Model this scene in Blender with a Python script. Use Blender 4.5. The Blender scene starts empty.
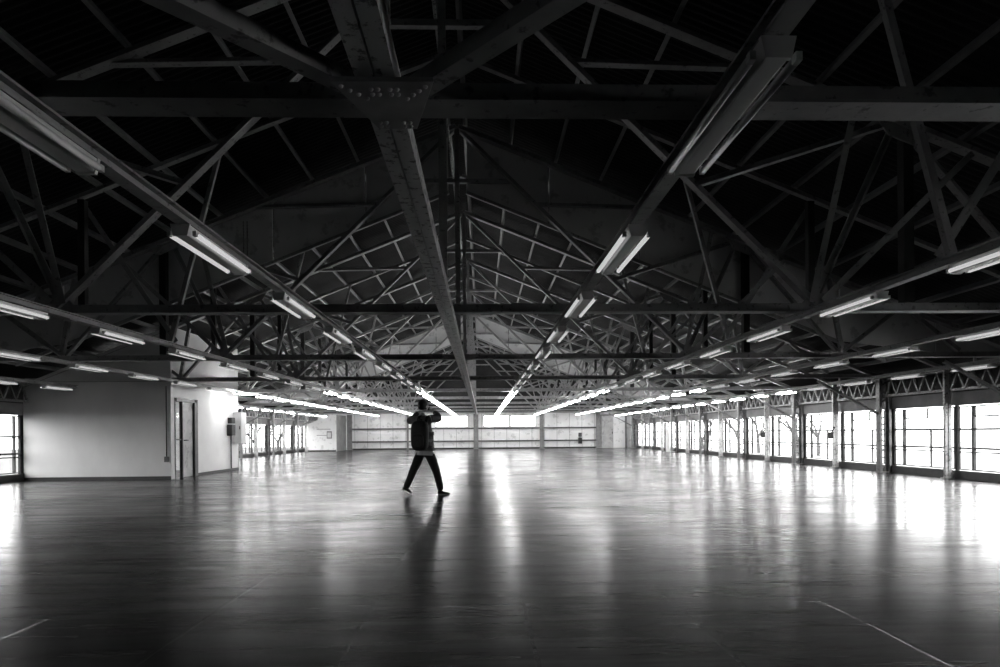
import bpy, bmesh, math, random
from mathutils import Vector, Matrix, Euler
random.seed(7)
C = bpy.context.scene.collection
SC = bpy.context.scene
PI = math.pi

# ------------------------------------------------------------------ numbers of the place
XC = -0.43            # centre line of the hall
HC = 2.52             # underside of the truss bottom chords
HA = 4.45             # apex of the trusses above HC
SL = 0.40             # roof slope
BAY = 4.67
Y0 = 2.75             # first truss
NT = 10
TY = [Y0 + BAY * k for k in range(NT)]
def ty(k): return Y0 + BAY * k
YEND = 45.75
YBACK = -6.5
COLI, COLO = 10.97, 11.30      # inner / outer face of the wall columns from XC
XW = 11.36                     # window plane from XC
ROWS = [1.42, 4.20, 7.15, 9.95]

# ------------------------------------------------------------------ materials
def new_mat(name):
    m = bpy.data.materials.new(name); m.use_nodes = True
    nt = m.node_tree; nt.nodes.clear()
    out = nt.nodes.new('ShaderNodeOutputMaterial')
    return m, nt, out

def N(nt, t, **kw):
    n = nt.nodes.new(t)
    for k, v in kw.items():
        setattr(n, k, v)
    return n

def noise(nt, vec, scale, detail=5, rough=0.55, sc=(1, 1, 1)):
    mp = N(nt, 'ShaderNodeMapping'); mp.inputs['Scale'].default_value = sc
    nt.links.new(vec, mp.inputs['Vector'])
    n = N(nt, 'ShaderNodeTexNoise'); n.inputs['Scale'].default_value = scale
    n.inputs['Detail'].default_value = detail; n.inputs['Roughness'].default_value = rough
    nt.links.new(mp.outputs['Vector'], n.inputs['Vector'])
    return n.outputs['Fac']

def ramp(nt, fac, stops):
    r = N(nt, 'ShaderNodeValToRGB')
    e = r.color_ramp.elements
    while len(e) < len(stops): e.new(0.5)
    for i, (p, v) in enumerate(stops):
        e[i].position = p; e[i].color = (v, v, v, 1)
    nt.links.new(fac, r.inputs['Fac'])
    return r.outputs['Color']

def mul(nt, a, b, mode='MULTIPLY', f=1.0):
    m = N(nt, 'ShaderNodeMix', data_type='RGBA', blend_type=mode)
    m.inputs[0].default_value = f
    nt.links.new(a, m.inputs[6]); nt.links.new(b, m.inputs[7])
    return m.outputs[2]

def surf(name, lo, hi, scale=6, rough=0.5, spec=0.4, metal=0.0, sc=(1, 1, 1), chips=None, bump=0.0, coord='Object', rough_var=0.0):
    m, nt, out = new_mat(name)
    tc = N(nt, 'ShaderNodeTexCoord')
    f = noise(nt, tc.outputs[coord], scale, sc=sc)
    col = ramp(nt, f, [(0.3, lo), (0.7, hi)])
    if chips:
        g = noise(nt, tc.outputs[coord], chips[0], 6, 0.65)
        col = mul(nt, col, ramp(nt, g, [(chips[1], chips[2]), (chips[1] + 0.06, 1.0)]))
    p = N(nt, 'ShaderNodeBsdfPrincipled')
    nt.links.new(col, p.inputs['Base Color'])
    p.inputs['Roughness'].default_value = rough
    p.inputs['Specular IOR Level'].default_value = spec
    p.inputs['Metallic'].default_value = metal
    if rough_var:
        r = N(nt, 'ShaderNodeMapRange'); r.inputs[3].default_value = rough - rough_var; r.inputs[4].default_value = rough + rough_var
        nt.links.new(f, r.inputs[0]); nt.links.new(r.outputs[0], p.inputs['Roughness'])
    if bump:
        b = N(nt, 'ShaderNodeBump'); b.inputs['Strength'].default_value = bump; b.inputs['Distance'].default_value = 0.01
        nt.links.new(f, b.inputs['Height']); nt.links.new(b.outputs[0], p.inputs['Normal'])
    nt.links.new(p.outputs[0], out.inputs[0])
    return m

M = {}
M['steel'] = surf('painted_steel', 0.28, 0.40, 5, 0.5, 0.4, chips=(14, 0.36, 0.45))
M['steel_light'] = surf('pale_painted_steel', 0.55, 0.70, 4, 0.45, 0.5, chips=(18, 0.40, 0.3))
M['plate'] = surf('grey_plate', 0.34, 0.44, 9, 0.5, 0.4)
M['rivet'] = surf('rivet_metal', 0.55, 0.65, 9, 0.3, 0.6)
M['steel_black'] = surf('black_steel', 0.015, 0.03, 6, 0.55, 0.3)
M['column'] = surf('grey_column_paint', 0.16, 0.26, 5, 0.45, 0.45, chips=(16, 0.38, 0.4))
M['purlin'] = surf('purlin_steel', 0.17, 0.25, 7, 0.4, 0.5)
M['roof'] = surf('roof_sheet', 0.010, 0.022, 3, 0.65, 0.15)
M['curtain'] = surf('grey_board', 0.72, 0.82, 1.6, 0.7, 0.2, chips=(2.5, 0.38, 0.7))
M['fixture'] = surf('white_enamel', 0.72, 0.80, 3, 0.35, 0.5)
M['plaster'] = surf('white_plaster', 0.66, 0.78, 1.3, 0.6, 0.3)
M['plaster_old'] = surf('stained_plaster', 0.66, 0.82, 0.8, 0.6, 0.3, sc=(1, 1, .6))
M['endboard'] = surf('pale_boarding', 0.74, 0.84, 1.2, 0.6, 0.3, sc=(1, 1, .3), chips=(3, 0.38, 0.75))
M['endrail'] = surf('grey_rail', 0.06, 0.10, 4, 0.5)
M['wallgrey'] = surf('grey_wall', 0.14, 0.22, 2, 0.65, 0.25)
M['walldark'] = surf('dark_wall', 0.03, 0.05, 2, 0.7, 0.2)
M['frame'] = surf('window_frame_metal', 0.03, 0.06, 6, 0.45, 0.4)
M['frame_light'] = surf('window_frame_pale', 0.25, 0.35, 6, 0.45, 0.4)
M['base'] = surf('dark_skirting', 0.02, 0.035, 6, 0.5)
M['doorleaf'] = surf('grey_door_paint', 0.35, 0.50, 2.5, 0.45, 0.4, chips=(3.5, 0.4, 0.7))
M['cabinet'] = surf('cabinet_paint', 0.55, 0.65, 3, 0.4)
M['bark'] = surf('bark', 0.04, 0.09, 12, 0.85, 0.1)
M['dark_ground'] = surf('low_bounce_ground', 0.05, 0.09, 0.8, 0.9, 0.1)
M['ground'] = surf('pale_ground', 0.60, 0.72, 0.6, 0.9, 0.1)
M['skin'] = surf('skin', 0.32, 0.38, 20, 0.5)
M['hair'] = surf('dark_hair', 0.008, 0.02, 60, 0.5, sc=(1, 1, .2))
M['trousers'] = surf('dark_trousers', 0.010, 0.02, 30, 0.8, 0.2)
M['shirt'] = surf('grey_shirt', 0.34, 0.42, 30, 0.85, 0.2)
M['jacket'] = surf('dark_grey_jacket', 0.08, 0.13, 30, 0.85, 0.2)
M['pack'] = surf('black_pack_cloth', 0.010, 0.02, 40, 0.7, 0.25)
M['shoe'] = surf('dark_shoe', 0.015, 0.03, 30, 0.5)
M['sole'] = surf('pale_sole', 0.35, 0.45, 20, 0.6)
M['rubber'] = surf('black_plastic', 0.012, 0.02, 20, 0.4)
M['eye'] = surf('eye_white', 0.55, 0.6, 20, 0.3)

def emit(name, v, s):
    m, nt, out = new_mat(name)
    tc = N(nt, 'ShaderNodeTexCoord')
    f = noise(nt, tc.outputs['Object'], 3)
    e = N(nt, 'ShaderNodeEmission'); e.inputs['Strength'].default_value = s
    nt.links.new(ramp(nt, f, [(0, v * .96), (1, v)]), e.inputs['Color'])
    nt.links.new(e.outputs[0], out.inputs[0])
    return m
M['tube_lit'] = emit('lit_tube', 1.0, 13.0)
M['tube_off_glow'] = emit('unlit_tube_glow', 1.0, 0.10)  # unlit tubes: weak emission stands in for the light they reflect
M['tube_off'] = surf('unlit_tube', 0.86, 0.92, 3, 0.2, 0.6)

def glass():
    m, nt, out = new_mat('window_glass')
    tr = N(nt, 'ShaderNodeBsdfTransparent'); gl = N(nt, 'ShaderNodeBsdfGlossy')
    tc = N(nt, 'ShaderNodeTexCoord')
    f = noise(nt, tc.outputs['Object'], 2.0)
    nt.links.new(ramp(nt, f, [(0.3, 0.90), (0.7, 0.96)]), tr.inputs['Color'])
    gl.inputs['Roughness'].default_value = 0.04
    lw = N(nt, 'ShaderNodeLayerWeight'); lw.inputs['Blend'].default_value = 0.5
    pw = N(nt, 'ShaderNodeMath', operation='POWER'); pw.inputs[1].default_value = 4.0
    nt.links.new(lw.outputs['Facing'], pw.inputs[0])
    fr = N(nt, 'ShaderNodeMath', operation='MULTIPLY_ADD'); fr.inputs[1].default_value = 0.4; fr.inputs[2].default_value = 0.03
    nt.links.new(pw.outputs[0], fr.inputs[0])
    mx = N(nt, 'ShaderNodeMixShader')
    nt.links.new(fr.outputs[0], mx.inputs[0]); nt.links.new(tr.outputs[0], mx.inputs[1]); nt.links.new(gl.outputs[0], mx.inputs[2])
    nt.links.new(mx.outputs[0], out.inputs[0])
    return m
M['glass'] = glass()

def floor_mat():
    m, nt, out = new_mat('worn_polished_concrete')
    tc = N(nt, 'ShaderNodeTexCoord'); v = tc.outputs['Object']
    big = noise(nt, v, 0.45, 6, 0.6)
    streak = noise(nt, v, 1.0, 6, 0.6, sc=(0.55, 4.5, 1))
    fine = noise(nt, v, 18, 5, 0.6)
    col = ramp(nt, big, [(0.3, 0.013), (0.7, 0.034)])
    col = mul(nt, col, ramp(nt, streak, [(0.3, 0.55), (0.65, 1.15)]))
    col = mul(nt, col, ramp(nt, fine, [(0.3, 0.8), (0.6, 1.05)]))
    # joints between the cast panels
    mp = N(nt, 'ShaderNodeMapping'); mp.inputs['Rotation'].default_value = (0, 0, PI / 2); mp.inputs['Location'].default_value = (0.42, 1.69, 0)
    wob = noise(nt, v, 3, 3)
    wv = N(nt, 'ShaderNodeVectorMath', operation='SCALE'); wv.inputs[3].default_value = 0.05
    cx = N(nt, 'ShaderNodeCombineXYZ'); nt.links.new(wob, cx.inputs[0]); nt.links.new(wob, cx.inputs[1])
    nt.links.new(cx.outputs[0], wv.inputs[0])
    av = N(nt, 'ShaderNodeVectorMath', operation='ADD'); nt.links.new(v, av.inputs[0]); nt.links.new(wv.outputs[0], av.inputs[1])
    nt.links.new(av.outputs[0], mp.inputs['Vector'])
    br = N(nt, 'ShaderNodeTexBrick', offset=0.37)
    br.inputs['Scale'].default_value = 1.0; br.inputs['Mortar Size'].default_value = 0.014; br.inputs['Mortar Smooth'].default_value = 0.3
    br.inputs['Brick Width'].default_value = 3.8; br.inputs['Row Height'].default_value = 0.99
    br.inputs['Color1'].default_value = (1, 1, 1, 1); br.inputs['Color2'].default_value = (.6, .6, .6, 1); br.inputs['Mortar'].default_value = (.12, .12, .12, 1)
    nt.links.new(mp.outputs[0], br.inputs['Vector'])
    col = mul(nt, col, br.outputs['Color'])
    p = N(nt, 'ShaderNodeBsdfPrincipled')
    nt.links.new(col, p.inputs['Base Color'])
    p.inputs['Specular IOR Level'].default_value = 0.5
    rr = N(nt, 'ShaderNodeMapRange'); rr.inputs[1].default_value = 0.3; rr.inputs[2].default_value = 0.7
    rr.inputs[3].default_value = 0.14; rr.inputs[4].default_value = 0.30
    rv = mul(nt, ramp(nt, streak, [(0, 0), (1, 1)]), ramp(nt, big, [(0, 0), (1, 1)]), 'MIX', 0.5)
    nt.links.new(rv, rr.inputs[0]); nt.links.new(rr.outputs[0], p.inputs['Roughness'])
    b1 = N(nt, 'ShaderNodeBump'); b1.inputs['Strength'].default_value = 0.075; b1.inputs['Distance'].default_value = 0.02
    nt.links.new(streak, b1.inputs['Height'])
    b2 = N(nt, 'ShaderNodeBump'); b2.inputs['Strength'].default_value = 0.22; b2.inputs['Distance'].default_value = 0.004
    nt.links.new(br.outputs['Fac'], b2.inputs['Height']); b2.invert = True
    nt.links.new(b1.outputs[0], b2.inputs['Normal'])
    nt.links.new(b2.outputs[0], p.inputs['Normal'])
    # dusty worn patches without the polish, in bands across the hall
    dd = N(nt, 'ShaderNodeBsdfPrincipled'); dd.inputs['Roughness'].default_value = 0.42; dd.inputs['Specular IOR Level'].default_value = 0.35
    nt.links.new(col, dd.inputs['Base Color']); nt.links.new(b2.outputs[0], dd.inputs['Normal'])
    st2 = noise(nt, v, 1.0, 7, 0.65, sc=(0.35, 5.5, 1))
    mix = mul(nt, ramp(nt, st2, [(0.42, 0.0), (0.66, 0.42)]), ramp(nt, big, [(0.3, 0.2), (0.7, 0.8)]), 'MIX', 0.35)
    ms = N(nt, 'ShaderNodeMixShader')
    nt.links.new(mix, ms.inputs[0]); nt.links.new(p.outputs[0], ms.inputs[1]); nt.links.new(dd.outputs[0], ms.inputs[2])
    nt.links.new(ms.outputs[0], out.inputs[0])
    return m
M['floor'] = floor_mat()

# ------------------------------------------------------------------ mesh builder
class MB:
    def __init__(s): s.v = []; s.f = []; s.mi = []; s.cur = 0; s.sm = []; s.smooth = False
    def face(s, idx):
        s.f.append(idx); s.mi.append(s.cur); s.sm.append(s.smooth)
    def hexa(s, p):
        b = len(s.v); s.v += [tuple(q) for q in p]
        for q in ((0, 3, 2, 1), (4, 5, 6, 7), (0, 1, 5, 4), (1, 2, 6, 5), (2, 3, 7, 6), (3, 0, 4, 7)):
            s.face([b + i for i in q])
        return s
    def box(s, a, b):
        x0, y0, z0 = a; x1, y1, z1 = b
        return s.hexa([(x0, y0, z0), (x1, y0, z0), (x1, y1, z0), (x0, y1, z0), (x0, y0, z1), (x1, y0, z1), (x1, y1, z1), (x0, y1, z1)])
    def sweep(s, p0, p1, rects, side=(0, 1, 0)):
        # rects in (u = side, v = normal to the bar and side) swept from p0 to p1
        p0, p1 = Vector(p0), Vector(p1); d = (p1 - p0).normalized()
        u = Vector(side); u = (u - d * u.dot(d)).normalized(); w = d.cross(u).normalized()
        if w.z < 0: w = -w
        for (a, b, c, e) in rects:
            q = [p0 + u * a + w * b, p0 + u * c + w * b, p0 + u * c + w * e, p0 + u * a + w * e]
            q += [x + (p1 - p0) for x in q]
            s.hexa(q)
        return s
    def tube(s, p0, p1, r, n=8, r1=None):
        p0, p1 = Vector(p0), Vector(p1); d = (p1 - p0).normalized(); r1 = r if r1 is None else r1
        a = Vector((0, 0, 1)) if abs(d.z) < 0.9 else Vector((1, 0, 0))
        u = d.cross(a).normalized(); w = d.cross(u)
        b = len(s.v)
        for p, q in ((p0, r), (p1, r1)):
            for i in range(n):
                t = 2 * PI * i / n; s.v.append(tuple(p + u * math.cos(t) * q + w * math.sin(t) * q))
        sm = s.smooth; s.smooth = True
        for i in range(n):
            j = (i + 1) % n; s.face([b + i, b + j, b + n + j, b + n + i])
        s.smooth = sm
        s.face([b + i for i in range(n)][::-1]); s.face([b + n + i for i in range(n)])
        return s
    def prism(s, poly, axis, a, b):
        # poly of 2-D points extruded along axis 'x','y' or 'z' from a to b
        def P(q, t):
            return {'x': (t, q[0], q[1]), 'y': (q[0], t, q[1]), 'z': (q[0], q[1], t)}[axis]
        n = len(poly); k = len(s.v)
        s.v += [P(q, a) for q in poly] + [P(q, b) for q in poly]
        for i in range(n):
            j = (i + 1) % n; s.face([k + i, k + j, k + n + j, k + n + i])
        s.face([k + i for i in range(n)][::-1]); s.face([k + n + i for i in range(n)])
        return s
    def ball(s, c, r, nu=12, nv=8):
        b = len(s.v); c = Vector(c); r = (r, r, r) if not hasattr(r, '__len__') else r
        for i in range(nv + 1):
            th = PI * i / nv
            for j in range(nu):
                ph = 2 * PI * j / nu
                s.v.append((c.x + r[0] * math.sin(th) * math.cos(ph), c.y + r[1] * math.sin(th) * math.sin(ph), c.z + r[2] * math.cos(th)))
        sm = s.smooth; s.smooth = True
        for i in range(nv):
            for j in range(nu):
                k = (j + 1) % nu; s.face([b + i * nu + j, b + (i + 1) * nu + j, b + (i + 1) * nu + k, b + i * nu + k])
        s.smooth = sm
        return s
    def mesh(s, name, mats):
        me = bpy.data.meshes.new(name); me.from_pydata(s.v, [], s.f)
        mats = mats if isinstance(mats, (list, tuple)) else [mats]
        for m in mats: me.materials.append(m)
        for i, p in enumerate(me.polygons): p.material_index = s.mi[i]; p.use_smooth = s.sm[i]
        bm = bmesh.new(); bm.from_mesh(me)
        bmesh.ops.remove_doubles(bm, verts=bm.verts, dist=1e-5)
        bmesh.ops.recalc_face_normals(bm, faces=bm.faces); bm.to_mesh(me); bm.free()
        return me
    def build(s, name, mats, parent=None, loc=(0, 0, 0)):
        o = bpy.data.objects.new(name, s.mesh(name, mats)); C.objects.link(o)
        o.location = loc
        if parent: o.parent = parent
        return o

def bevel(o, w=0.004, seg=2):
    b = o.modifiers.new('bevel', 'BEVEL'); b.width = w; b.segments = seg; b.limit_method = 'ANGLE'
    return o
def tag(o, label, cat, group=None):
    o['label'] = label; o['category'] = cat
    if group: o['group'] = group
    return o
def thing(name, label, cat, loc=(0, 0, 0), rz=0, group=None):
    o = bpy.data.objects.new(name, None); C.objects.link(o); o.location = loc; o.rotation_euler = (0, 0, rz)
    o.empty_display_size = 0.2
    return tag(o, label, cat, group)
def struct(o):
    o['kind'] = 'structure'; return o
def copy_tree(o, parent=None):
    c = o.copy(); C.objects.link(c)
    if parent: c.parent = parent
    for ch in list(o.children): copy_tree(ch, c)
    return c
ORD = ['first', 'second', 'third', 'fourth', 'fifth', 'sixth', 'seventh', 'eighth', 'ninth', 'tenth', 'eleventh', 'twelfth',
       'thirteenth', 'fourteenth', 'fifteenth', 'sixteenth', 'seventeenth', 'eighteenth', 'nineteenth', 'twentieth',
       'twenty-first', 'twenty-second', 'twenty-third', 'twenty-fourth', 'twenty-fifth']

# section shapes
def L(a, t): return [(0, 0, a, t), (0, t, t, a)]
def T2(w, h, t): return [(-w / 2, 0, w / 2, t), (-t, t, t, h)]            # two angles back to back
def U(w, h, t): return [(-w / 2, 0, w / 2, t), (-w / 2, t, -w / 2 + t, h), (w / 2 - t, t, w / 2, h)]
def I(w, h, t): return [(-w / 2, 0, w / 2, t), (-t / 2, t, t / 2, h - t), (-w / 2, h - t, w / 2, h)]

# ------------------------------------------------------------------ the setting
struct(MB().box((-14, YBACK, -0.2), (14, YEND + .2, 0)).build('floor', M['floor']))

# corrugated roof on both slopes
def roof():
    mb = MB(); mb.smooth = True
    wl, amp, seg = 0.11, 0.013, 4
    n = int((YEND + 0.3 - YBACK) / wl * seg)
    for sgn in (1, -1):
        b = len(mb.v)
        for i in range(n + 1):
            y = YBACK - 0.1 + i * wl / seg
            dz = amp * math.sin(2 * PI * i / seg + 0.4)
            for s in (0.0, 11.9):
                mb.v.append((XC + sgn * s, y, HC + HA + 0.20 - SL * s + dz))
        for i in range(n):
            mb.face([b + 2 * i, b + 2 * i + 1, b + 2 * i + 3, b + 2 * i + 2])
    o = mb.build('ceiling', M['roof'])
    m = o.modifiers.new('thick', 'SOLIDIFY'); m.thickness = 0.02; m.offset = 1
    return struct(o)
roof()

def roofz(s): return HC + HA - SL * abs(s)

SILL, WTOP = 0.20, 1.66
GL0 = 2.0
WIN_FROM = -1     # first truss line from which the long walls are glazed

# long walls: plinth, lintel band and the solid part around the camera
def long_wall(side, name):
    x0, x1 = XC + side * (XW - 0.06), XC + side * (XW + 0.14)
    x0, x1 = min(x0, x1), max(x0, x1)
    yg = ty(WIN_FROM if side > 0 else 0)
    mb = MB()
    top = roofz(XW + .14) + 0.16
    mb.box((x0, YBACK, 0), (x1, yg, top))
    mb.box((x0, yg, 0), (x1, YEND, SILL - .02))
    mb.box((x0, yg, WTOP + .02), (x1, YEND, GL0 - .02))
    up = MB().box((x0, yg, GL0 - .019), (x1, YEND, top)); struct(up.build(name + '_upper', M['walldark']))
    o = mb.build(name, M['wallgrey']); return struct(o)
long_wall(1, 'wall_right'); long_wall(-1, 'wall_left')

def gable(name, y0, y1, mat, holes=False):
    mb = MB()
    a = XC - XW - .2; b = XC + XW + .2
    top = roofz(XW + .2) + .20
    mb.prism([(a, 0), (b, 0), (b, top), (XC, roofz(0) + .20), (a, top)], 'y', y0, y1)
    return struct(mb.build(name, mat))
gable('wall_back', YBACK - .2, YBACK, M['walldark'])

# end wall: pale boarding below the chords with three window panes, dark gable above
WZ0, WZ1 = 1.56, 2.40
EW = [(-3.35, -1.0), (0.10, 1.97), (2.03, 3.90)]
def end_wall():
    mb = MB(); y0, y1 = YEND, YEND + .2
    a, b = XC - XW - .2, XC + XW + .2
    mb.box((a, y0, 0), (b, y1, WZ0)); mb.box((a, y0, WZ1), (b, y1, 2.55))
    xs = [a] + [q for w in EW for q in w] + [b]
    for i in range(0, len(xs), 2): mb.box((xs[i], y0, WZ0), (xs[i + 1], y1, WZ1))
    o = mb.build('wall_end', M['endboard']); struct(o)
    mb = MB(); top = roofz(XW + .2) + .20
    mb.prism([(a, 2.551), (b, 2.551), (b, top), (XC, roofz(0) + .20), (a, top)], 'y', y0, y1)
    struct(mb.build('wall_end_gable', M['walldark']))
    mb = MB()                                          # horizontal rails on the boarding
    for z in (0.56, 1.47): mb.box((XC - 8.9, y0 - .10, z - .05), (XC + 8.7, y0, z + .05))
    struct(mb.build('trim_1', M['endrail']))
    struct(MB().box((XC - 9.0, y0 - .03, 0), (XC + 8.7, y0, .10)).build('baseboard_end', M['base']))
    # board joints as thin battens
    mb = MB()
    for i in range(20):
        x = XC - 8.6 + i * 0.9
        if any(w0 - .05 < x < w1 + .05 for w0, w1 in EW): z1 = 1.5
        else: z1 = 2.5
        mb.box((x - .012, y0 - .015, 0.1), (x + .012, y0, z1))
    struct(mb.build('trim_2', M['frame_light']))
end_wall()
n_win = [0]
def window_name(): n_win[0] += 1; return 'window_%d' % n_win[0]
for (a, b) in EW:
    mb = MB()
    for q in ((a, WZ0, a + .05, WZ1), (b - .05, WZ0, b, WZ1), (a, WZ0, b, WZ0 + .05), (a, WZ1 - .05, b, WZ1)):
        mb.box((q[0], YEND + .03, q[1]), (q[2], YEND + .09, q[3]))
    w = struct(mb.build(window_name(), M['frame']))
    MB().box((a + .05, YEND + .05, WZ0 + .05), (b - .05, YEND + .056, WZ1 - .05)).build('pane', M['glass'], w)
# posts standing in front of the end wall
def post(s, label, w=0.16):
    t = thing('wall_post', label, 'post', (XC + s, YEND - .24, 0), 0, 'posts along the end wall')
    mb = MB(); mb.sweep((0, 0, 0.02), (0, 0, HC - .02), I(w, .2, .02), (1, 0, 0)); o = mb.build('shaft', M['column'], t); 
    o.location = (0, 0.1, 0)
    MB().box((-w * .7, -.13, 0), (w * .7, .13, .02)).build('base_plate', M['steel'], t)
    return t
post(0.0, 'grey steel post on the end wall between the two bright windows', .34)
post(4.70, 'grey steel post right of the wide end wall window', .3)
post(-4.85, 'grey steel post on the end wall behind the walking person')
post(-8.95, 'grey steel post at the left end of the end wall', .36)
post(8.75, 'grey steel post left of the far double door', .3)

# ------------------------------------------------------------------ side windows
HB = BAY / 2
def window_meshes():
    wdt = HB - 0.11; h = WTOP - SILL; hw = wdt / 2
    t = 0.032
    fr = MB()
    for a, b, c, d in ((-hw, 0, -hw + t, h), (hw - t, 0, hw, h), (-hw, 0, hw, t), (-hw, h - t, hw, h)):
        fr.box((-.022, a, b), (.022, c, d))
    mull = []
    for u, wd, z0, z1 in ((-0.39, .045, t, h - t), (0.30, .065, t, h - t)):
        mull.append(MB().box((-.03, u * wdt - wd / 2, z0), (.03, u * wdt + wd / 2, z1)))
    mull.append(MB().box((-.02, -0.14 * wdt - .018, t), (.02, -0.14 * wdt + .018, 1.13 - SILL)))
    tr = []
    for z, th in ((1.13 - SILL, .05), (0.70 - SILL, .045), (0.61 - SILL, .03)):
        tr.append(MB().box((-.045, -hw + t, z - th / 2), (.045, hw - t, z + th / 2)))
    sash = MB()
    a, b, z0, z1 = -.10 * wdt, .28 * wdt, 1.40 - SILL, h - t
    for q in ((a, z0, b, z0 + .035), (a, z0, a + .03, z1), (b - .03, z0, b, z1)):
        sash.box((-.03, q[0], q[1]), (.0, q[2], q[3]))
    pane = MB().box((.03, -hw + t, t), (.036, hw - t, h - t))
    return (fr.mesh('window_frame', M['frame']), [m.mesh('mullion', M['frame']) for m in mull], [m.mesh('transom', M['frame']) for m in tr],
            sash.mesh('top_sash', M['frame']), pane.mesh('pane', M['glass']))
WM = window_meshes()
def ob(name, me, parent=None, loc=(0, 0, 0)):
    o = bpy.data.objects.new(name, me); C.objects.link(o); o.location = loc
    if parent: o.parent = parent
    return o
def side_window(side, yc):
    w = struct(ob(window_name(), WM[0], None, (XC + side * XW, yc, SILL)))
    if side < 0: w.rotation_euler = (0, 0, PI)
    for m in WM[1]: ob('mullion', m, w)
    for m in WM[2]: ob('transom', m, w)
    ob('top_sash', WM[3], w); ob('pane', WM[4], w)
for side in (1, -1):
    for k in range(WIN_FROM if side > 0 else 0, NT - 1):
        for j in (0, 1): side_window(side, ty(k) + HB * (j + .5))
# dark piers between the windows
for side in (1, -1):
    mb = MB()
    for k in range(WIN_FROM if side > 0 else 0, NT):
        for j in (0, 1):
            y = ty(k) + HB * j
            if y > YEND - .5: continue
            w = .12 if j == 0 else .03
            mb.box((XC + side * XW - .03, y - w, SILL - .02), (XC + side * XW + .03, y + w, WTOP + .02))
    mb.box((XC + side * XW - .05, TY[-1] + .1, SILL - .02), (XC + side * XW + .1, YEND, WTOP + .02))
    struct(mb.build('trim_right' if side > 0 else 'trim_left', M['walldark']))
    # dark skirting below the sill
    x = XC + side * (XW - .06)
    struct(MB().box((min(x, x - side * .03), ty(WIN_FROM if side > 0 else 0), 0), (max(x, x - side * .03), YEND, .19)).build('baseboard_right' if side > 0 else 'baseboard_left', M['base']))

# ------------------------------------------------------------------ wall columns (lattice)
def column_proto(depth, wid, nm, mat):
    t = bpy.data.objects.new(nm, None); C.objects.link(t); t.empty_display_size = .2
    H = HC - .012
    for x in (0, depth - .07):
        mb = MB()
        mb.box((x, -wid / 2, .02), (x + .012 if x == 0 else x + .07, wid / 2, H)) if x == 0 else mb.box((x + .058, -wid / 2, .02), (x + .07, wid / 2, H))
        mb.box((x, wid / 2 - .012, .02), (x + .07, wid / 2, H)); 
        mb.box((x, -wid / 2, .02), (x + .07, -wid / 2 + .012, H))
        mb.build('flange', mat, t)
    mb = MB(); n = 11 if depth > .25 else 14
    dz = (H - .1) / n
    for f in (-.004,):
        for i in range(n):
            z0, z1 = .05 + i * dz, .05 + (i + 1) * dz
            xa, xb = (.03, depth - .03) if i % 2 == 0 else (depth - .03, .03)
            mb.sweep((xa, f + .004, z0), (xb, f + .004, z1), [(-.004, -.02, .004, .02)], (0, 1, 0))
    mb.build('lacing', mat, t)
    MB().box((-.04, -wid / 2 - .05, 0), (depth + .02, wid / 2 + .05, .02)).build('base_plate', M['steel'], t)
    return t
used = {}
def place(proto, key, loc, rz, label, cat, group):
    if key in used: o = copy_tree(proto)
    else: o = proto; used[key] = 1
    o.location = loc; o.rotation_euler = (0, 0, rz)
    return tag(o, label, cat, group)
mainc = column_proto(COLO - COLI, .17, 'lattice_column', M['column'])
slimc = column_proto(.165, .06, 'slim_lattice_column', M['steel_light'])
BL0, BL1 = TY[3], 21.25        # partition room from / to
for side, sn in ((1, 'right'), (-1, 'left')):
    i = j = 0
    for k in range(0, NT):
        y = TY[k]
        lab = '%s wide grey lattice column from the camera along the %s window wall' % (ORD[k], sn)
        if not (side < 0 and k == 3):
            place(mainc, 'm', (XC + side * COLI, y, 0), 0 if side > 0 else PI, lab, 'column', 'wide lattice columns of the %s wall' % sn)
        if 1 <= k < NT - 1:
            ys = y + HB
            inblock = side < 0 and BL0 < ys < BL1
            if not inblock:
                place(slimc, 's', (XC + side * (COLI + .08), ys, 0), 0 if side > 0 else PI,
                      '%s slim pale lattice post from the camera between the %s wall windows' % (ORD[j], sn), 'column', 'slim lattice posts of the %s wall' % sn)
            j += 1

# eaves girders between the columns
def girder_proto(ln):
    t = bpy.data.objects.new('eaves_girder', None); C.objects.link(t); t.empty_display_size = .2
    h = .44
    MB().sweep((0, -ln / 2, 0), (0, ln / 2, 0), T2(.09, .06, .01), (1, 0, 0)).build('bottom_chord', M['column'], t)
    MB().sweep((0, -ln / 2, h), (0, ln / 2, h), T2(.09, .06, .01), (1, 0, 0)).build('top_chord', M['column'], t)
    mb = MB(); n = 10; d = ln / n
    for i in range(n):
        a, b = (0.03, h) if i % 2 == 0 else (h, 0.03)
        mb.sweep((0, -ln / 2 + i * d, a), (0, -ln / 2 + (i + 1) * d, b), [(-.02, -.022, .02, .022)], (1, 0, 0))
    mb.build('lacing', M['column'], t)
    return t
gird = girder_proto(HB - .24)
for side, sn in ((1, 'right'), (-1, 'left')):
    c = 0
    for k in range(1, NT - 1):
        for j in (0, 1):
            yc = TY[k] + HB * (j + .5)
            if not (side < 0 and BL0 - .2 < yc < BL1 + .1):
                place(gird, 'g', (XC + side * (COLI + .17), yc, GL0), 0,
                      '%s zigzag eaves girder from the camera above the %s wall windows' % (ORD[c], sn), 'girder', 'eaves girders of the %s wall' % sn)
            c += 1

# ------------------------------------------------------------------ roof trusses
def member(t, name, a, b, rects, mat, y=0.0):
    p0, p1 = Vector((a[0], y, a[1])), Vector((b[0], y, b[1]))
    return MB().sweep(p0, p1, rects, (0, 1, 0)).build(name, mat, t)

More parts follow.
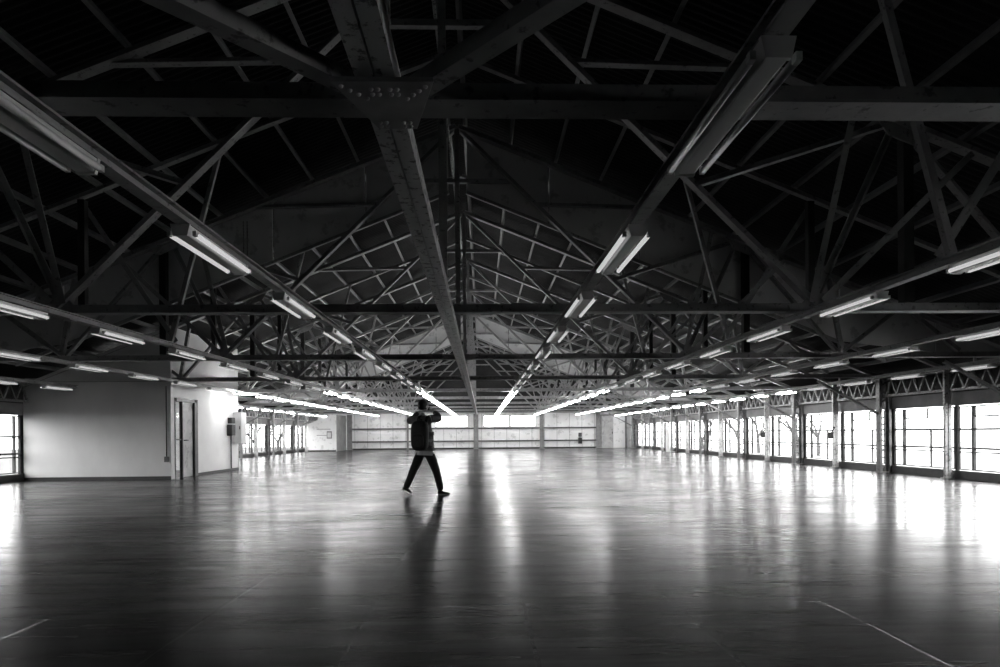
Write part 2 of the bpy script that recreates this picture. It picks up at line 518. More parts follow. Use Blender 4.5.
def truss_proto():
    t = bpy.data.objects.new('roof_truss', None); C.objects.link(t); t.empty_display_size = .3
    st = M['steel']
    def tz(s): return HA - SL * abs(s)
    member(t, 'bottom_chord', (-11.28, .0), (11.28, .0), T2(.16, .105, .014), st)
    w3 = L(.075, .012); w2 = T2(.10, .07, .01); w1 = T2(.12, .08, .012)
    for g in (-1, 1):
        P = lambda s, z: (g * s, z)
        member(t, 'top_chord', P(0, tz(0) - .10), P(11.28, tz(11.28) - .10 + .02), T2(.15, .10, .014), st)
        member(t, 'main_diagonal', P(0.05, HA - .16), P(4.35, .06), w1, st)
        member(t, 'strut', P(1.5, 2.91), P(3.78, 2.91 - .06), w2, st, .03)
        member(t, 'strut', P(2.98, 1.48), P(5.3, tz(5.3) - .12), w2, st, .03)
        member(t, 'strut', P(4.33, .10), P(4.86, tz(4.86) - .12), w3, st, -.06)
        member(t, 'strut', P(4.38, .10), P(5.35, tz(5.35) - .12), w2, st, .04)
        member(t, 'strut', P(4.45, .10), P(6.25, tz(6.25) - .12), w3, st, -.06)
        member(t, 'strut', P(5.45, tz(5.45) - .12), P(7.25, .10), w2, st, .03)
        member(t, 'strut', P(7.30, .10), P(7.05, tz(7.05) - .12), w3, st, -.05)
        member(t, 'strut', P(7.40, .10), P(8.5, tz(8.5) - .12), w2, st, .03)
        member(t, 'strut', P(8.6, tz(8.6) - .12), P(9.6, .10), w3, st, -.05)
        member(t, 'post', P(5.52, .12), P(5.52, tz(5.52) - .13), [(-.06, -.06, .06, .06)], M['steel_black'], .10)
    member(t, 'collar', (-1.0, 3.36), (1.0, 3.36), w3, st, .05)
    member(t, 'king_post', (0, .10), (0, HA - .11), [(-.05, -.045, -.035, .045), (.035, -.045, .05, .045), (-.035, -.006, .035, .006)], st)
    # plates at the nodes
    for g in (-1, 1):
        MB().prism([(g * 4.15, .05), (g * 4.7, .05), (g * 4.6, .22), (g * 4.3, .22)], 'y', -.012, .012).build('gusset_plate', st, t)
        MB().prism([(g * 5.1, tz(5.1) - .10), (g * 5.75, tz(5.75) - .10), (g * 5.55, tz(5.55) - .26), (g * 5.25, tz(5.25) - .26)], 'y', -.012, .012).build('gusset_plate', st, t)
    return t
tp = truss_proto()
tdesc = ['steel roof truss nearest the camera, crossing above the riveted gusset plate', 'second steel roof truss from the camera',
         'third steel roof truss from the camera, carrying the nearer grey draught curtain', 'fourth steel roof truss from the camera, over the partition room front',
         'fifth steel roof truss from the camera', 'sixth steel roof truss from the camera', 'seventh steel roof truss from the camera, carrying the farther grey draught curtain',
         'eighth steel roof truss from the camera', 'ninth steel roof truss from the camera', 'last steel roof truss, close to the end wall']
for k in range(NT):
    place(tp, 't', (XC, TY[k], HC), 0, tdesc[k], 'roof truss', 'roof trusses across the hall')

# light rafters half way between the trusses
def rafter_proto():
    t = bpy.data.objects.new('rafter_frame', None); C.objects.link(t); t.empty_display_size = .3
    def tz(s): return HA - SL * abs(s)
    for g in (-1, 1):
        P = lambda s, z: (g * s, z)
        member(t, 'rafter', P(0, tz(0) - .08), P(11.25, tz(11.25) - .06), T2(.10, .08, .012), M['steel'])
        member(t, 'post', P(5.52, .50), P(5.52, tz(5.52) - .10), [(-.05, -.05, .05, .05)], M['steel_black'])
        member(t, 'brace', P(4.22, .01), P(5.6, tz(5.6) - .10), L(.07, .012), M['steel'], .07)
        member(t, 'brace', P(4.18, .01), P(3.4, tz(3.4) - .10), L(.06, .012), M['steel'], -.08)
    return t
rp = rafter_proto()
for k in range(NT - 1):
    place(rp, 'r', (XC, TY[k] + HB, HC), 0, 'light rafter frame between the %s and %s roof trusses' % (ORD[k], ORD[k + 1]), 'rafter', 'rafter frames between the trusses')

# purlins lying on the trusses
pur = MB().sweep((0, YBACK, 0), (0, YEND - .01, 0), U(.055, .09, .012), (1, 0, 0)).mesh('purlin', M['purlin'])
for g, gn in ((1, 'right'), (-1, 'left')):
    for i in range(13):
        s = .14 + .86 * i
        o = ob('purlin', pur, None, (XC + g * s, 0, roofz(s) + .016 + .028 * SL))
        o.rotation_euler = (0, g * math.atan(SL), 0)
        tag(o, '%s purlin down from the ridge on the %s roof slope' % (ORD[i], gn), 'purlin', 'purlins of the %s roof slope' % gn)

# grey draught curtains hung in two of the trusses
def curtain(k, label):
    t = thing('draught_curtain', label, 'panel', (XC, TY[k] + .17, HC), 0, 'grey draught curtains under the roof')
    def tz(s): return HA - SL * abs(s) - .02
    for g in (-1, 1):
        ss = [0.17, 1.75, 3.5, 5.5, 7.4, 9.3, 10.85]
        for a, b in zip(ss[:-1], ss[1:]):
            a2, b2 = a + .012, b - .012
            za, zb = max(tz(a2) - 1.12, .12), max(tz(b2) - 1.12, .12)
            if tz(b2) - .02 <= zb: zb = tz(b2) - .03
            MB().prism([(g * a2, za), (g * b2, zb), (g * b2, tz(b2)), (g * a2, tz(a2))], 'y', 0, .025).build('panel', M['curtain'], t)
        MB().sweep((0.17 * g, -.01, tz(0.17) - 1.15), (8.3 * g, -.01, tz(8.3) - 1.15), [(-.02, -.03, .04, .03)], (0, 1, 0)).build('edge_rail', M['steel'], t)
    return t
curtain(2, 'grey boarded draught curtain under the roof, the nearer one')
curtain(6, 'grey boarded draught curtain under the roof, the farther one')

# ------------------------------------------------------------------ beams running the length of the hall
RT = HC - .004
def rail(s, label, h=.070, w=.085, drop=0.0):
    o = bpy.data.objects.new('longitudinal_beam', None); C.objects.link(o)
    o.location = (XC + s, YBACK, RT - h - drop)
    MB().sweep((0, 0.02, 0), (0, YEND - YBACK - .02, 0), I(w, h, .012), (1, 0, 0)).build('beam', M['steel'], o)
    if drop:
        for y in TY: MB().box((-.02, y - YBACK - .02, h), (.02, y - YBACK + .02, h + drop)).build('hanger', M['steel'], o)
    for k, y in enumerate(TY):
        MB().box((-w * .5, y - YBACK - .14, -.012), (w * .5, y - YBACK - .02, -.001)).build('splice_plate', M['steel'], o)
    return tag(o, label, 'beam', 'longitudinal beams carrying the light rows')
rn = ['inner', 'second', 'third', 'outer']
for i, s in enumerate(ROWS):
    for g, gn in ((1, 'right'), (-1, 'left')):
        if g < 0 and i == 3:
            pass
        rail(g * s, 'long steel beam carrying the %s row of lights %s of the centre beam' % (rn[i], gn), drop=0.08 if i == 3 else 0)
# centre beam: two channels side by side, pale chipped paint
cb = thing('centre_beam', 'pale chipped double channel beam along the middle of the hall', 'beam', (XC + .055, YBACK, RT - .10))
for g in (-1, 1):
    MB().sweep((g * .038, 0.02, 0), (g * .038, YEND - YBACK - .02, 0), U(.068, .10, .01), (1, 0, 0)).build('channel', M['steel_light'], cb)

# riveted gusset under the first truss with its two braces
gz = RT - .125
gp = thing('gusset_plate', 'riveted trapezoid gusset plate under the centre beam', 'plate', (XC, Y0, gz))
poly = [(-.106, -.45), (.268, -.45), (.172, -.09), (.014, -.09)]
bevel(MB().prism(poly, 'z', 0, .018).build('plate', M['plate'], gp), .003)
riv = []
for i in range(4): riv.append((-.070 + i * .027, -.42 + i * .028)); riv.append((.235 - i * .025, -.42 + i * .028))
for x in (.035, .060, .105, .130):
    for y in (-.40, -.365): riv.append((x, y))
for x in (.030, .055, .125, .150):
    for y in (-.15, -.118): riv.append((x, y))
rm = MB().ball((0, 0, 0), (.009, .009, .009), 8, 6).mesh('rivet', M['rivet'])
for x, y in riv: ob('rivet', rm, gp, (x, y, -.001))
for g, gn in ((1, 'right'), (-1, 'left')):
    a = (XC + .085 + g * .10, Y0 - .30, gz + .02 + .002); b = (XC + .085 + g * 1.22, Y0 - 1.50, gz + .022)
    o = MB().sweep(a, b, U(.075, .06, .008), (1, 1 * g, 0)).build('diagonal_brace', M['steel'])
    tag(o, 'steel brace running forward %s from the riveted gusset plate' % gn, 'brace', 'diagonal braces of the gusset plate')

# knee braces from the columns to the chords
kb = MB().sweep((0, 0, -.98), (-1.62, 0, -.10), T2(.09, .06, .01), (0, 1, 0)).mesh('knee_brace', M['column'])
for side, sn in ((1, 'right'), (-1, 'left')):
    for k in range(1, NT):
        if side < 0 and k in (3, 4): continue
        o = ob('knee_brace', kb, None, (XC + side * (COLI - .012), TY[k], HC), )
        if side < 0: o.rotation_euler = (0, 0, PI)
        tag(o, '%s slanting knee brace from the camera on the %s wall columns' % (ORD[k - 1], sn), 'brace', 'knee braces of the %s wall' % sn)

# ------------------------------------------------------------------ fluorescent fixtures
FL = 0.95
def fixture_body(mb):
    mb.prism([(-.058, .066), (.058, .066), (.040, 0.0), (-.040, 0.0)], 'y', -FL / 2, FL / 2)
def fixture_proto(tube):
    t = bpy.data.objects.new('hanging_light', None); C.objects.link(t); t.empty_display_size = .1
    mb = MB(); fixture_body(mb); bevel(mb.build('housing', M['fixture'], t), .006)
    for y in (-FL / 2 - .02, FL / 2):
        MB().prism([(-.060, .068), (.060, .068), (.044, -.004), (-.044, -.004)], 'y', y, y + .02).build('end_cap', M['fixture'], t)
    for x in (-.078, .078):
        tb = MB().tube((x, -FL / 2 + .03, .012), (x, FL / 2 - .03, .012), .016, 12).build('tube', M[tube], t)
        for y in (-FL / 2, FL / 2 - .03):
            MB().box((x - .011, y, .0), (x + .011, y + .03, .030)).build('socket', M['fixture'], tb)
    for y in (-.36, .36): MB().box((-.012, y - .012, .066), (.012, y + .012, .079)).build('hanger', M['steel'], t)
    return t
def far_mesh(tube):
    mb = MB(); fixture_body(mb)
    for y in (-.36, .36): mb.box((-.012, y - .012, .066), (.012, y + .012, .079))
    mb.cur = 1
    for x in (-.078, .078): mb.tube((x, -FL / 2 + .01, .012), (x, FL / 2 - .01, .012), .016, 8)
    return mb.mesh('hanging_light', [M['fixture'], M[tube]])
fp = {'tube_off': fixture_proto('tube_off'), 'tube_off_glow': fixture_proto('tube_off_glow')}
fm = {q: far_mesh(q) for q in ('tube_off_glow', 'tube_lit')}
LIT_FROM = 18.6
for i, s in enumerate(ROWS):
    for g, gn in ((1, 'right'), (-1, 'left')):
        for j in range(23):
            y = 2.58 + 1.91 * j
            if y > YEND - .7: continue
            inside = g < 0 and i == 3 and BL0 - .6 < y < BL1 + .5
            if inside and not (17.3 < y < 20.5): continue  # unseen lit fixtures added in the partition room to brighten its sidelight
            x = XC + g * s
            if g < 0 and i == 2: x += .28                 # clears the partition wall
            if i == 3 and y < 6.5: continue
            z = RT - .070 - .080 - (.08 if i == 3 else 0)
            lit = y > LIT_FROM or inside
            tb = 'tube_lit' if lit else ('tube_off' if j == 0 else 'tube_off_glow')
            lab = '%s %s twin-tube fluorescent light from the camera, %s row %s of centre' % ('brightly lit' if lit else ('unlit' if j == 0 else 'unlit, glow added,'), ORD[j], rn[i], gn)
            if y < 15 and not inside:
                place(fp[tb], tb, (x, y, z), 0, lab, 'light', 'fluorescent lights, %s %s row' % (rn[i], gn))
            else:
                tag(ob('hanging_light', fm[tb], None, (x, y, z)), lab, 'light', 'fluorescent lights, %s %s row' % (rn[i], gn))

# ------------------------------------------------------------------ partition room on the left
PX = -8.0; PW = .12
def block():
    xa = XC - (XW - .07)
    # front wall up to the roof
    top = lambda x: roofz(x - XC) + .02
    mb = MB().prism([(xa, 0), (PX, 0), (PX, top(PX)), (xa, top(xa))], 'y', BL0 - .06 + .0, BL0 + .06)
    struct(mb.build('wall_partition_front', M['plaster_old']))
    # side wall with the door opening
    d0, d1, dh = 16.93, 18.12, 2.06
    mb = MB()
    zt = top(PX) - .01
    mb.box((PX - PW, BL0 + .061, 0), (PX, d0, zt)); mb.box((PX - PW, d1, 0), (PX, BL1, zt)); mb.box((PX - PW, d0, dh), (PX, d1, zt))
    struct(mb.build('wall_partition_side', M['plaster']))
    mb = MB().prism([(xa, 0), (PX - PW - .001, 0), (PX - PW - .001, top(PX - PW)), (xa, top(xa))], 'y', BL1 - PW, BL1)
    struct(mb.build('wall_partition_rear', M['plaster']))
    struct(MB().box((xa + .02, BL0 - .085, 0), (PX + .0, BL0 - .062, .085)).build('baseboard_partition', M['base']))
    struct(MB().box((PX + .001, d1 + .08, 0), (PX + .02, BL1, .07)).build('baseboard_partition_side', M['base']))
    # door: dark frame, narrow glazed leaf, grey leaf
    f = MB()
    f.box((PX - PW, d0 - .04, 0), (PX + .012, d0 + .02, dh + .06)); f.box((PX - PW, d1 - .13, 0), (PX + .04, d1 + .06, dh + .06))
    f.box((PX - PW, d0, dh - .03), (PX + .04, d1, dh + .06))
    f.box((PX - .08, 17.33, 0), (PX + .0, 17.375, dh))
    dr = struct(f.build('door_1', M['frame']))
    MB().box((PX - .06, 17.375, .01), (PX - .02, d1 - .13, dh - .03)).build('leaf', M['doorleaf'], dr)
    sd = MB().box((PX - .06, d0 + .02, 1.0), (PX - .02, 17.33, 1.04)).build('sidelight_bar', M['frame'], dr)
    MB().box((PX - .045, d0 + .02, .01), (PX - .04, 17.33, dh - .03)).build('sidelight_pane', M['glass'], dr)
    MB().tube((PX - .02, 17.45, 1.0), (PX + .05, 17.45, 1.0), .012).tube((PX + .05, 17.45, 1.0), (PX + .05, 17.57, 1.0), .011).build('handle', M['steel_black'], dr)
    # conduit post at the front corner
    t = thing('corner_conduit', 'dark conduit with a switch box on the partition corner beside the door', 'conduit', (PX - .10, BL0 - .09, .45))
    MB().tube((0, 0, 0.1), (0, 0, 1.95), .014).build('pipe', M['steel_black'], t)
    bevel(MB().box((-.05, -.035, 0), (.05, .028, .14)).build('switch_box', M['wallgrey'], t), .006)
    # dark switchgear on the bright side wall
    t = thing('switch_panel', 'dark switch box and pipe on the white partition side wall', 'switch box', (PX + .012, 20.45, 0.06))
    bevel(MB().box((0, -.17, 1.05), (.16, .12, 1.40)).build('lower_box', M['steel_black'], t), .01)
    bevel(MB().box((0, -.10, 1.44), (.14, .14, 1.62)).build('upper_box', M['steel_black'], t), .01)
    MB().tube((.04, .06, 0.02), (.04, .06, 1.05), .022).build('pipe', M['steel_black'], t)
    t = thing('wall_cabinet', 'white metal cabinet hung at the rear corner of the partition room', 'cabinet', (PX + .012, 21.02, .86))
    bevel(MB().box((0, -.22, 0), (.26, .2, 1.0)).build('body', M['cabinet'], t), .008)
    bevel(MB().box((.01, -.235, .02), (.25, -.222, .98)).build('door', M['cabinet'], t), .004)
    MB().box((.20, -.25, .45), (.225, -.236, .55)).build('latch', M['steel_black'], t)
    # writing-board smudge lines: scratched battens
block()

# small store in the far left corner
def far_store():
    xa = XC - COLI - .02; xb = XC - 9.15; y0 = 42.3
    mb = MB().prism([(xa, 0), (xb, 0), (xb, 2.42), (xb - .35, 2.42), (xa, 1.80)], 'y', y0, y0 + .1)
    struct(mb.build('wall_store_front', M['endboard']))
    mb = MB().box((xb - .08, y0 + .101, 0), (xb, YEND - .36, 2.42)); struct(mb.build('wall_store_side', M['wallgrey']))
    struct(MB().box((xa, y0 - .02, 0), (xb, y0 - .001, .09)).build('baseboard_store', M['base']))
    t = thing('fuse_box', 'small grey fuse box on the far left store wall', 'fuse box', (xb - .42, y0 - .10, .85))
    bevel(MB().box((-.16, 0, 0), (.16, .095, .48)).build('body', M['wallgrey'], t), .01)
    MB().box((-.12, -.012, .06), (.12, -.001, .40)).build('cover', M['cabinet'], t)
    t = thing('wall_rail', 'thin dark rail above the fuse box on the far left store wall', 'rail', (xb - .9, y0 - .05, 1.45))
    MB().box((-.35, 0, 0), (.55, .045, .03)).build('upper_bar', M['endrail'], t)
    MB().box((-.35, 0, -.40), (.35, .045, -.37)).build('lower_bar', M['endrail'], t)
far_store()

# far double door right of the end wall
def far_door():
    x0, x1 = XC + 8.95, XC + 10.75; xm = (x0 + x1) / 2
    f = MB()
    for x in (x0, x1): f.box((x - .06, YEND - .10, 0), (x + .06, YEND - .001, 2.38))
    f.box((x0, YEND - .10, 2.30), (x1, YEND - .001, 2.40))
    d = struct(f.build('door_2', M['column']))
    a = MB().box((x0 + .06, YEND - .07, .01), (xm - .01, YEND - .02, 2.3)).build('leaf', M['doorleaf'], d)
    b = MB().box((xm + .01, YEND - .07, .01), (x1 - .06, YEND - .02, 2.3)).build('leaf', M['endboard'], d)
    MB().box((xm - .1, YEND - .12, 1.0), (xm - .05, YEND - .071, 1.16)).build('handle', M['steel_black'], a)
far_door()
t = thing('power_box', 'small dark power box on the end wall near the double door', 'power box', (6.55 + XC + .9, YEND - .16, .32))
bevel(MB().box((-.13, 0, 0), (.13, .14, .42)).build('body', M['steel_black'], t), .01)
bevel(MB().box((-.11, 0.02, .5), (.11, .14, .78)).build('upper_box', M['endrail'], t), .01)
MB().box((-.02, .1, .42), (.02, .14, .5)).build('pipe', M['steel_black'], t)

# pale board leaning at a right wall column and dark levers at the slim posts
t = thing('pale_board', 'tall pale board standing by the right wall windows near the far end', 'board', (XC + COLI - .2, TY[7] - .1, 0))
bevel(MB().box((-.02, -.35, 0), (.02, .35, 1.45)).build('sheet', M['plaster'], t), .004)
MB().box((.021, -.33, .3), (.05, .33, .36)).box((.021, -.33, 1.1), (.05, .33, 1.16)).build('batten', M['frame_light'], t)
for k, lab in ((3, 'dark window crank on the slim post in the nearer right bay'), (4, 'dark window crank on the slim post one bay farther right')):
    t = thing('window_crank', lab, 'crank', (XC + COLI + .08 - .145, TY[k] + HB, .98), 0, 'window cranks')
    bevel(MB().box((0, -.06, -.10), (.14, .06, .10)).build('gearbox', M['steel_black'], t), .012)
    MB().tube((.05, -.05, .05), (-.02, -.42, .24), .014).build('lever', M['steel_black'], t)
    MB().tube((-.02, -.42, .24), (-.08, -.42, .24), .018).build('grip', M['rubber'], t)

# ridge conduit and a chain loop
o = MB().tube((0, 0, 0), (0, YEND - YBACK - .1, 0), .022, 10).build('ridge_pipe', M['steel_light'], None, (XC - .12, YBACK, HC + HA - .56))
tag(o, 'thin pale pipe running along under the ridge', 'pipe')
ch = MB()
for g in (-.035, .035):
    for i in range(24):
        z = -.03 * i
        if i % 2: ch.box((g - .006, -.012, z - .018), (g + .006, .012, z + .018))
        else: ch.box((g - .012, -.006, z - .018), (g + .012, .006, z + .018))
o = ch.build('hanging_chain', M['steel'], None, (XC - 4.0, 12.2, HC + 2.62)); tag(o, 'dark chain loop hanging in front of the grey draught curtain at left', 'chain')

# ------------------------------------------------------------------ outside
struct(MB().box((-60, -20, -.6), (XC - XW - .3, 80, -.4)).build('ground_left', M['dark_ground']))  # left ground made dark to cut bounce light onto the partition front
struct(MB().box((XC + XW + .3, -20, -.6), (60, 80, -.4)).box((XC - XW - .3, YEND + .5, -.6), (XC + XW + .3, 80, -.4)).build('ground_outside', M['ground']))
def tree(x, y, h, seed, label):
    rnd = random.Random(seed); mb = MB(); 
    def grow(p, d, ln, r, lv):
        q = p + d * ln
        mb.tube(p, q, r, 7 if lv < 2 else 5, r * .68)
        if lv >= 5: return
        for i in range(2 if lv else 3):
            a = rnd.uniform(.25, .75); ph = rnd.uniform(0, 2 * PI)
            n = d.orthogonal().normalized(); n.rotate(Matrix.Rotation(ph, 3, d))
            e = (d * math.cos(a) + n * math.sin(a)); e.z += .12; e.normalize()
            grow(q, e, ln * rnd.uniform(.62, .85), r * .62, lv + 1)
    grow(Vector((0, 0, 0)), Vector((rnd.uniform(-.1, .1), rnd.uniform(-.1, .1), 1)).normalized(), h * .22, h * .026, 0)
    o = mb.build('bare_tree', M['bark'], None, (x, y, -.42)); return tag(o, label, 'tree', 'bare trees outside the windows')
tr = [(16.5, 33.0, 4.4, 'third window bay from the far end'), (15.0, 37.0, 4.6, 'second window bay from the far end'), (17.5, 40.0, 5.0, 'pale board'),
      (15.2, 43.5, 4.2, 'last window bay'), (17.0, 48.0, 5.2, 'last lattice column'), (20.0, 37.5, 5.0, 'middle window bays')]
for i, (x, y, h, w) in enumerate(tr): tree(x, y, h, 11 + i, 'bare branching tree outside the right wall, beyond the %s' % w)
for i, (x, y, h, w) in enumerate([(-16.0, 39.0, 4.4, 'nearest the partition room'), (-15.0, 43.0, 4.6, 'second from the partition room'), (-17.5, 46.5, 5.0, 'third from the partition room'), (-15.5, 49, 4.6, 'nearest the far store')]):
    tree(x, y, h, 31 + i, 'bare branching tree outside the left wall, %s' % w)

# ------------------------------------------------------------------ the walking person
def skin(name, verts, edges, mat, parent=None, root=0, sub=2, branch=None):
    """verts: (x,y,z,r) or (x,y,z,rx,ry)"""
    me = bpy.data.meshes.new(name); me.from_pydata([v[:3] for v in verts], edges, [])
    o = bpy.data.objects.new(name, me); C.objects.link(o)
    md = o.modifiers.new('skin', 'SKIN'); md.use_smooth_shade = True; md.branch_smoothing = 0.6
    sv = me.skin_vertices[0].data
    for i, v in enumerate(verts):
        sv[i].radius = (v[3], v[4] if len(v) > 4 else v[3]); sv[i].use_root = (i == root)
    s = o.modifiers.new('sub', 'SUBSURF'); s.levels = sub; s.render_levels = sub
    me.materials.append(mat)
    if parent: o.parent = parent
    return o
def person():
    P = thing('person', 'person in dark jacket, pale shirt and dark trousers walking, both hands raised to the face', 'person', (-1.06, 11.87, 0))
    F = Vector((.42, .91, 0)); R = Vector((.91, -.42, 0))           # facing and right-hand direction of the upper body
    lhip, rhip = (-.075, .03, .86), (.075, -.03, .86)
    V = [(0.0, 0, .90, .11, .10), (-.015, 0, 1.05, .10), (-.035, 0, 1.22, .105), (-.05, .0, 1.36, .10), (-.05, .02, 1.46, .058), (-.04, .04, 1.53, .052),
         (-.22, .06, 1.405, .062), (-.315, .26, 1.345, .045), (-.20, .30, 1.47, .036), (-.085, .245, 1.57, .030),
         (.115, -.06, 1.41, .062), (.295, .10, 1.395, .046), (.215, .16, 1.49, .036), (.12, .185, 1.575, .030),
         (-.09, .03, .82, .095), (-.205, .04, .475, .062), (-.29, .06, .28, .052), (-.358, .06, .115, .040),
         (.085, -.03, .82, .095), (.20, -.03, .45, .062), (.255, -.04, .25, .052), (.295, -.04, .095, .040)]
    E = [(0, 1), (1, 2), (2, 3), (3, 4), (4, 5), (3, 6), (6, 7), (7, 8), (8, 9), (3, 10), (10, 11), (11, 12), (12, 13), (0, 14), (14, 15), (15, 16), (16, 17), (0, 18), (18, 19), (19, 20), (20, 21)]
    body = skin('body', V, E, M['skin'], P)
    # head: shaped ball with jaw, nose, ears, eyes
    hc = Vector((-.022, .05, 1.635)); yaw = math.atan2(-F.x, F.y)
    hb = MB(); b0 = 0; hb.ball((0, 0, 0), (.078, .098, .118), 24, 16)
    pts = []
    for (x, y, z) in hb.v:
        if z < -.02:
            k = min(1, (-.02 - z) / .1); x *= 1 - .30 * k; y = y * (1 - .25 * k) + .022 * k
        if y < 0: y *= 1.02
        pts.append((x, y, z))
    hb.v = pts
    hb.prism([(-.012, -.03), (.012, -.03), (.006, .02), (-.006, .02)], 'y', .085, .122)
    head = hb.build('head', M['skin'], P, hc); head.rotation_euler = (0.08, 0, yaw - .25)
    for p in head.data.polygons: p.use_smooth = True
    for g in (-1, 1):
        MB().ball((g * .080, -.005, -.005), (.012, .022, .034), 10, 8).build('ear', M['skin'], head)
        MB().ball((g * .030, .082, .008), (.013, .012, .009), 10, 8).build('eye', M['eye'], head)
    MB().ball((0, .090, -.058), (.022, .010, .006), 10, 6).build('mouth', M['shoe'], head)
    hr = MB(); hr.ball((0, -.012, .022), (.090, .108, .112), 24, 16)
    rnd = random.Random(3)
    hv = []
    for (x, y, z) in hr.v:
        k = 1 + rnd.uniform(-.03, .05)
        if y > .045 and z < .06: y = .045 + (y - .045) * .2
        if z < -.05: z = -.05 + (z + .05) * .5
        hv.append((x * k, y * k, z * k))
    hr.v = hv
    hair = hr.build('hair', M['hair'], head)
    # hands with fingers closed on the camera
    cam = Vector((.035, .262, 1.60))
    for g, w, nm in ((-1, Vector(V[9][:3]), 'left'), (1, Vector(V[13][:3]), 'right')):
        ctr = cam + R * g * .055
        d = (ctr - w); d.normalize()
        up = Vector((0, 0, 1)); side = d.cross(up).normalized()
        vs = [(*w, .026, .02), (*(w + d * .045), .032, .018), (*(w + d * .075), .034, .016)]; es = [(0, 1), (1, 2)]
        hand = skin('hand', vs, es, M['skin'], P, sub=1)
        base = w + d * .078
        for i in range(4):
            off = up * (.027 - .018 * i)
            ln = (.030, .034, .032, .025)[i]
            inward = (-R * g)
            a = base + off; b = a + (d * .7 + F * .5).normalized() * ln; c = b + (inward * .7 + F * .4).normalized() * ln * .8; e = c + (inward * .9 - F * .3).normalized() * ln * .6
            skin('finger', [(*a, .0088), (*b, .0085), (*c, .0078), (*e, .0066)], [(0, 1), (1, 2), (2, 3)], M['skin'], hand, sub=1)
        a = w + d * .03 - up * .012; b = a + (d * .5 - up * .5 - R * g * .5).normalized() * .034; c = b + (d * .6 - R * g * .6 + up * .1).normalized() * .028
        skin('thumb', [(*a, .0105), (*b, .0095), (*c, .0080)], [(0, 1), (1, 2)], M['skin'], hand, sub=1)
    # shirt: torso and sleeves just over the body
    SV = [(0.015, 0, .90, .155), (0.015, 0, .98, .168), (.005, 0, 1.08, .172), (-.012, 0, 1.22, .172), (-.04, .0, 1.37, .135), (-.05, .018, 1.455, .074),
          (-.225, .06, 1.405, .082), (-.305, .23, 1.358, .074), (-.22, .292, 1.45, .056), (-.125, .26, 1.535, .046), (.118, -.06, 1.41, .088), (.268, .07, 1.397, .082), (.245, .135, 1.46, .060), (.155, .175, 1.54, .046)]
    SE = [(0, 1), (1, 2), (2, 3), (3, 4), (4, 5), (4, 6), (6, 7), (7, 8), (8, 9), (4, 10), (10, 11), (11, 12), (12, 13)]
    jk = skin('jacket', SV, SE, M['jacket'], P, root=1); jk['label'] = 'dark grey jacket'
    hm = skin('shirt', [(0.01, 0, .83, .150), (0.012, 0, .88, .148), (0.012, 0, .94, .11)], [(0, 1), (1, 2)], M['shirt'], P, root=1); hm['label'] = 'pale grey shirt hem showing below the jacket'
    TV = [(0, 0, .93, .115, .11), (0, 0, .84, .15, .125), (-.088, .03, .76, .11), (-.165, .04, .56, .086), (-.215, .04, .46, .078), (-.29, .06, .28, .070), (-.365, .06, .112, .062),
          (.09, -.03, .76, .11), (.165, -.03, .56, .086), (.205, -.03, .45, .078), (.255, -.04, .26, .070), (.294, -.04, .065, .064)]
    TE = [(0, 1), (1, 2), (2, 3), (3, 4), (4, 5), (5, 6), (1, 7), (7, 8), (8, 9), (9, 10), (10, 11)]
    skin('trousers', TV, TE, M['trousers'], P, root=1)
    # shoes: one flat, one pushing off on the toe
    def shoe(heel, toe, lift):
        h, t_ = Vector(heel), Vector(toe); d = t_ - h; ln = d.length; d.normalize()
        n = Vector((0, 1, 0)); n = (n - d * n.dot(d)).normalized(); u = d.cross(n)
        if u.z < 0: u = -u
        prof = [(0, .034, .075), (.18, .036, .085), (.38, .034, .075), (.62, .045, .055), (.82, .046, .045), (1.0, .028, .03)]
        mb = MB(); mb.smooth = True; sl = MB()
        for tgt, z0, grow_ in ((mb, .018, 0), (sl, 0.0, .004)):
            b = len(tgt.v)
            for (f, w, hh) in prof:
                top = hh if tgt is mb else .02
                for (a, c) in ((-1, z0), (-.9, top * .75), (-.4, top), (.4, top), (.9, top * .75), (1, z0)):
                    tgt.v.append(tuple(h + d * (f * ln) + n * a * (w + grow_) + u * c))
            for i in range(len(prof) - 1):
                for j in range(5):
                    q = b + i * 6 + j; tgt.face([q, q + 1, q + 7, q + 6])
                q = b + i * 6; tgt.face([q + 5, q, q + 6, q + 11])
            tgt.face([b + j for j in range(6)]); e = b + (len(prof) - 1) * 6; tgt.face([e + j for j in range(6)][::-1])
        s = mb.build('shoe', M['shoe'], P); sl.build('sole', M['sole'], s)
    shoe((-.435, .05, .10), (-.25, .07, .0), 1)
    shoe((.235, -.05, .0), (.455, -.05, .0), 0)
    # backpack worn on the back
    B = thing('backpack', 'black backpack worn by the walking person', 'backpack', (-.065 - 1.06, 11.87 - .245, .82), yaw)
    def puff(mb, c, hx, hy, hz, p=4):
        b = len(mb.v); nu, nv = 20, 14
        for i in range(nv + 1):
            th = PI * i / nv
            for j in range(nu):
                ph = 2 * PI * j / nu
                x, y, z = math.sin(th) * math.cos(ph), math.sin(th) * math.sin(ph), math.cos(th)
                k = (abs(x) ** p + abs(y) ** p + abs(z) ** p) ** (-1 / p)
                mb.v.append((c[0] + hx * x * k, c[1] + hy * y * k, c[2] + hz * z * k))
        mb.smooth = True
        for i in range(nv):
            for j in range(nu):
                k = (j + 1) % nu; mb.face([b + i * nu + j, b + (i + 1) * nu + j, b + (i + 1) * nu + k, b + i * nu + k])
        return mb
    puff(MB(), (0, 0, .27), .165, .085, .27).build('bag', M['pack'], B)
    puff(MB(), (0, -.09, .17), .125, .035, .13).build('pocket', M['pack'], B)
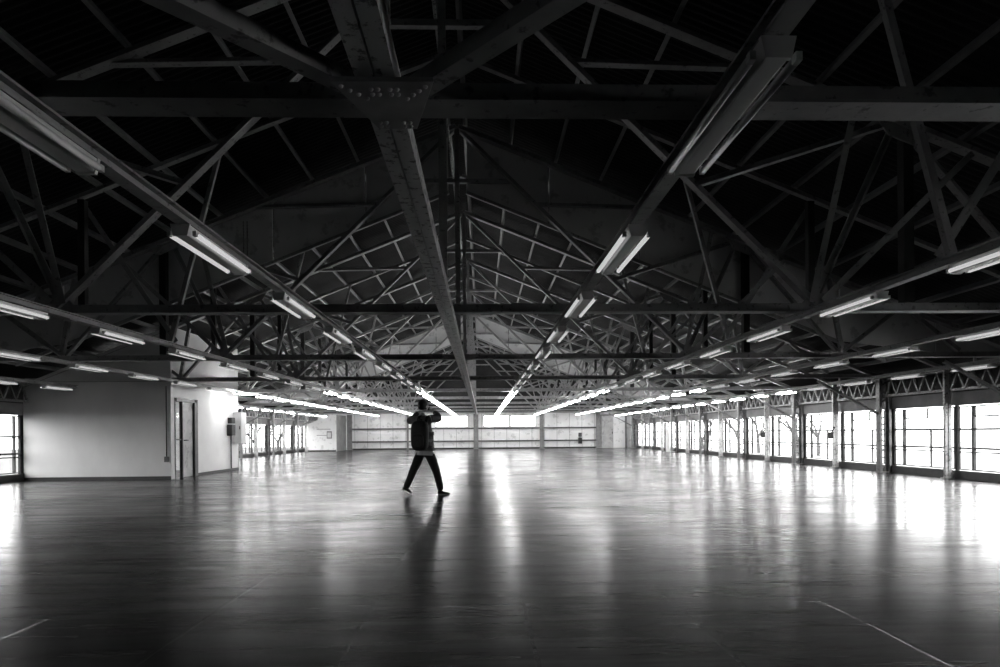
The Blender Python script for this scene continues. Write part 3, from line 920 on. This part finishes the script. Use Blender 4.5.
    MB().tube((-.03, .02, .535), (-.03, .02, .565), .008).tube((.03, .02, .535), (.03, .02, .565), .008).tube((-.034, .02, .565), (.034, .02, .565), .009).build('grab_loop', M['rubber'], B)
    for g in (-1, 1):
        path = [(g * .08, .07, .50), (g * .09, .12, .615), (g * .095, .21, .645), (g * .09, .27, .60), (g * .075, .30, .54)]
        mb = MB()
        for a, b in zip(path[:-1], path[1:]): mb.sweep(a, b, [(-.024, -.006, .024, .006)], (1, 0, 0))
        mb.build('strap', M['pack'], B)
    # the camera in the hands
    K = thing('camera', 'small dark camera held up to the face by the walking person', 'camera', (cam.x - 1.06, cam.y + 11.87, cam.z), yaw)
    bevel(MB().box((-.05, -.02, -.036), (.05, .02, .036)).build('camera_body', M['rubber'], K), .006)
    MB().tube((0, .02, -.004), (0, .075, -.004), .028, 16).build('lens', M['rubber'], K)
    bevel(MB().box((-.018, -.022, .036), (.018, .018, .052)).build('viewfinder', M['rubber'], K), .004)
person()

# ------------------------------------------------------------------ sky, camera, view
w = bpy.data.worlds.new('overcast'); SC.world = w; w.use_nodes = True
nt = w.node_tree; bg = nt.nodes['Background']
bg.inputs[0].default_value = (1, 1, 1, 1); bg.inputs[1].default_value = 1.9

cd = bpy.data.cameras.new('camera'); co = bpy.data.objects.new('scene_camera', cd); C.objects.link(co)
F_PX = 640.0
cd.sensor_width = 36; cd.sensor_fit = 'HORIZONTAL'; cd.lens = F_PX * 36 / 1000
cd.shift_y = 0.0994
cd.clip_start = 0.05; cd.clip_end = 300
yaw = math.atan(18 / F_PX)
co.matrix_world = Matrix.Translation((0, 0, 1.13)) @ Matrix.Rotation(-yaw, 4, 'Z') @ Matrix.Rotation(PI / 2, 4, 'X') @ Matrix.Rotation(-0.008, 4, 'Z')
SC.camera = co
vs = SC.view_settings
vs.view_transform = 'Standard'; vs.look = 'None'; vs.gamma = 1.0; vs.exposure = 2.55; vs.use_curve_mapping = False
SC.cycles.max_bounces = 6; SC.cycles.diffuse_bounces = 4; SC.cycles.glossy_bounces = 3; SC.cycles.transparent_max_bounces = 12
SC.cycles.use_denoising = True
SC.cycles.caustics_reflective = False; SC.cycles.caustics_refractive = False
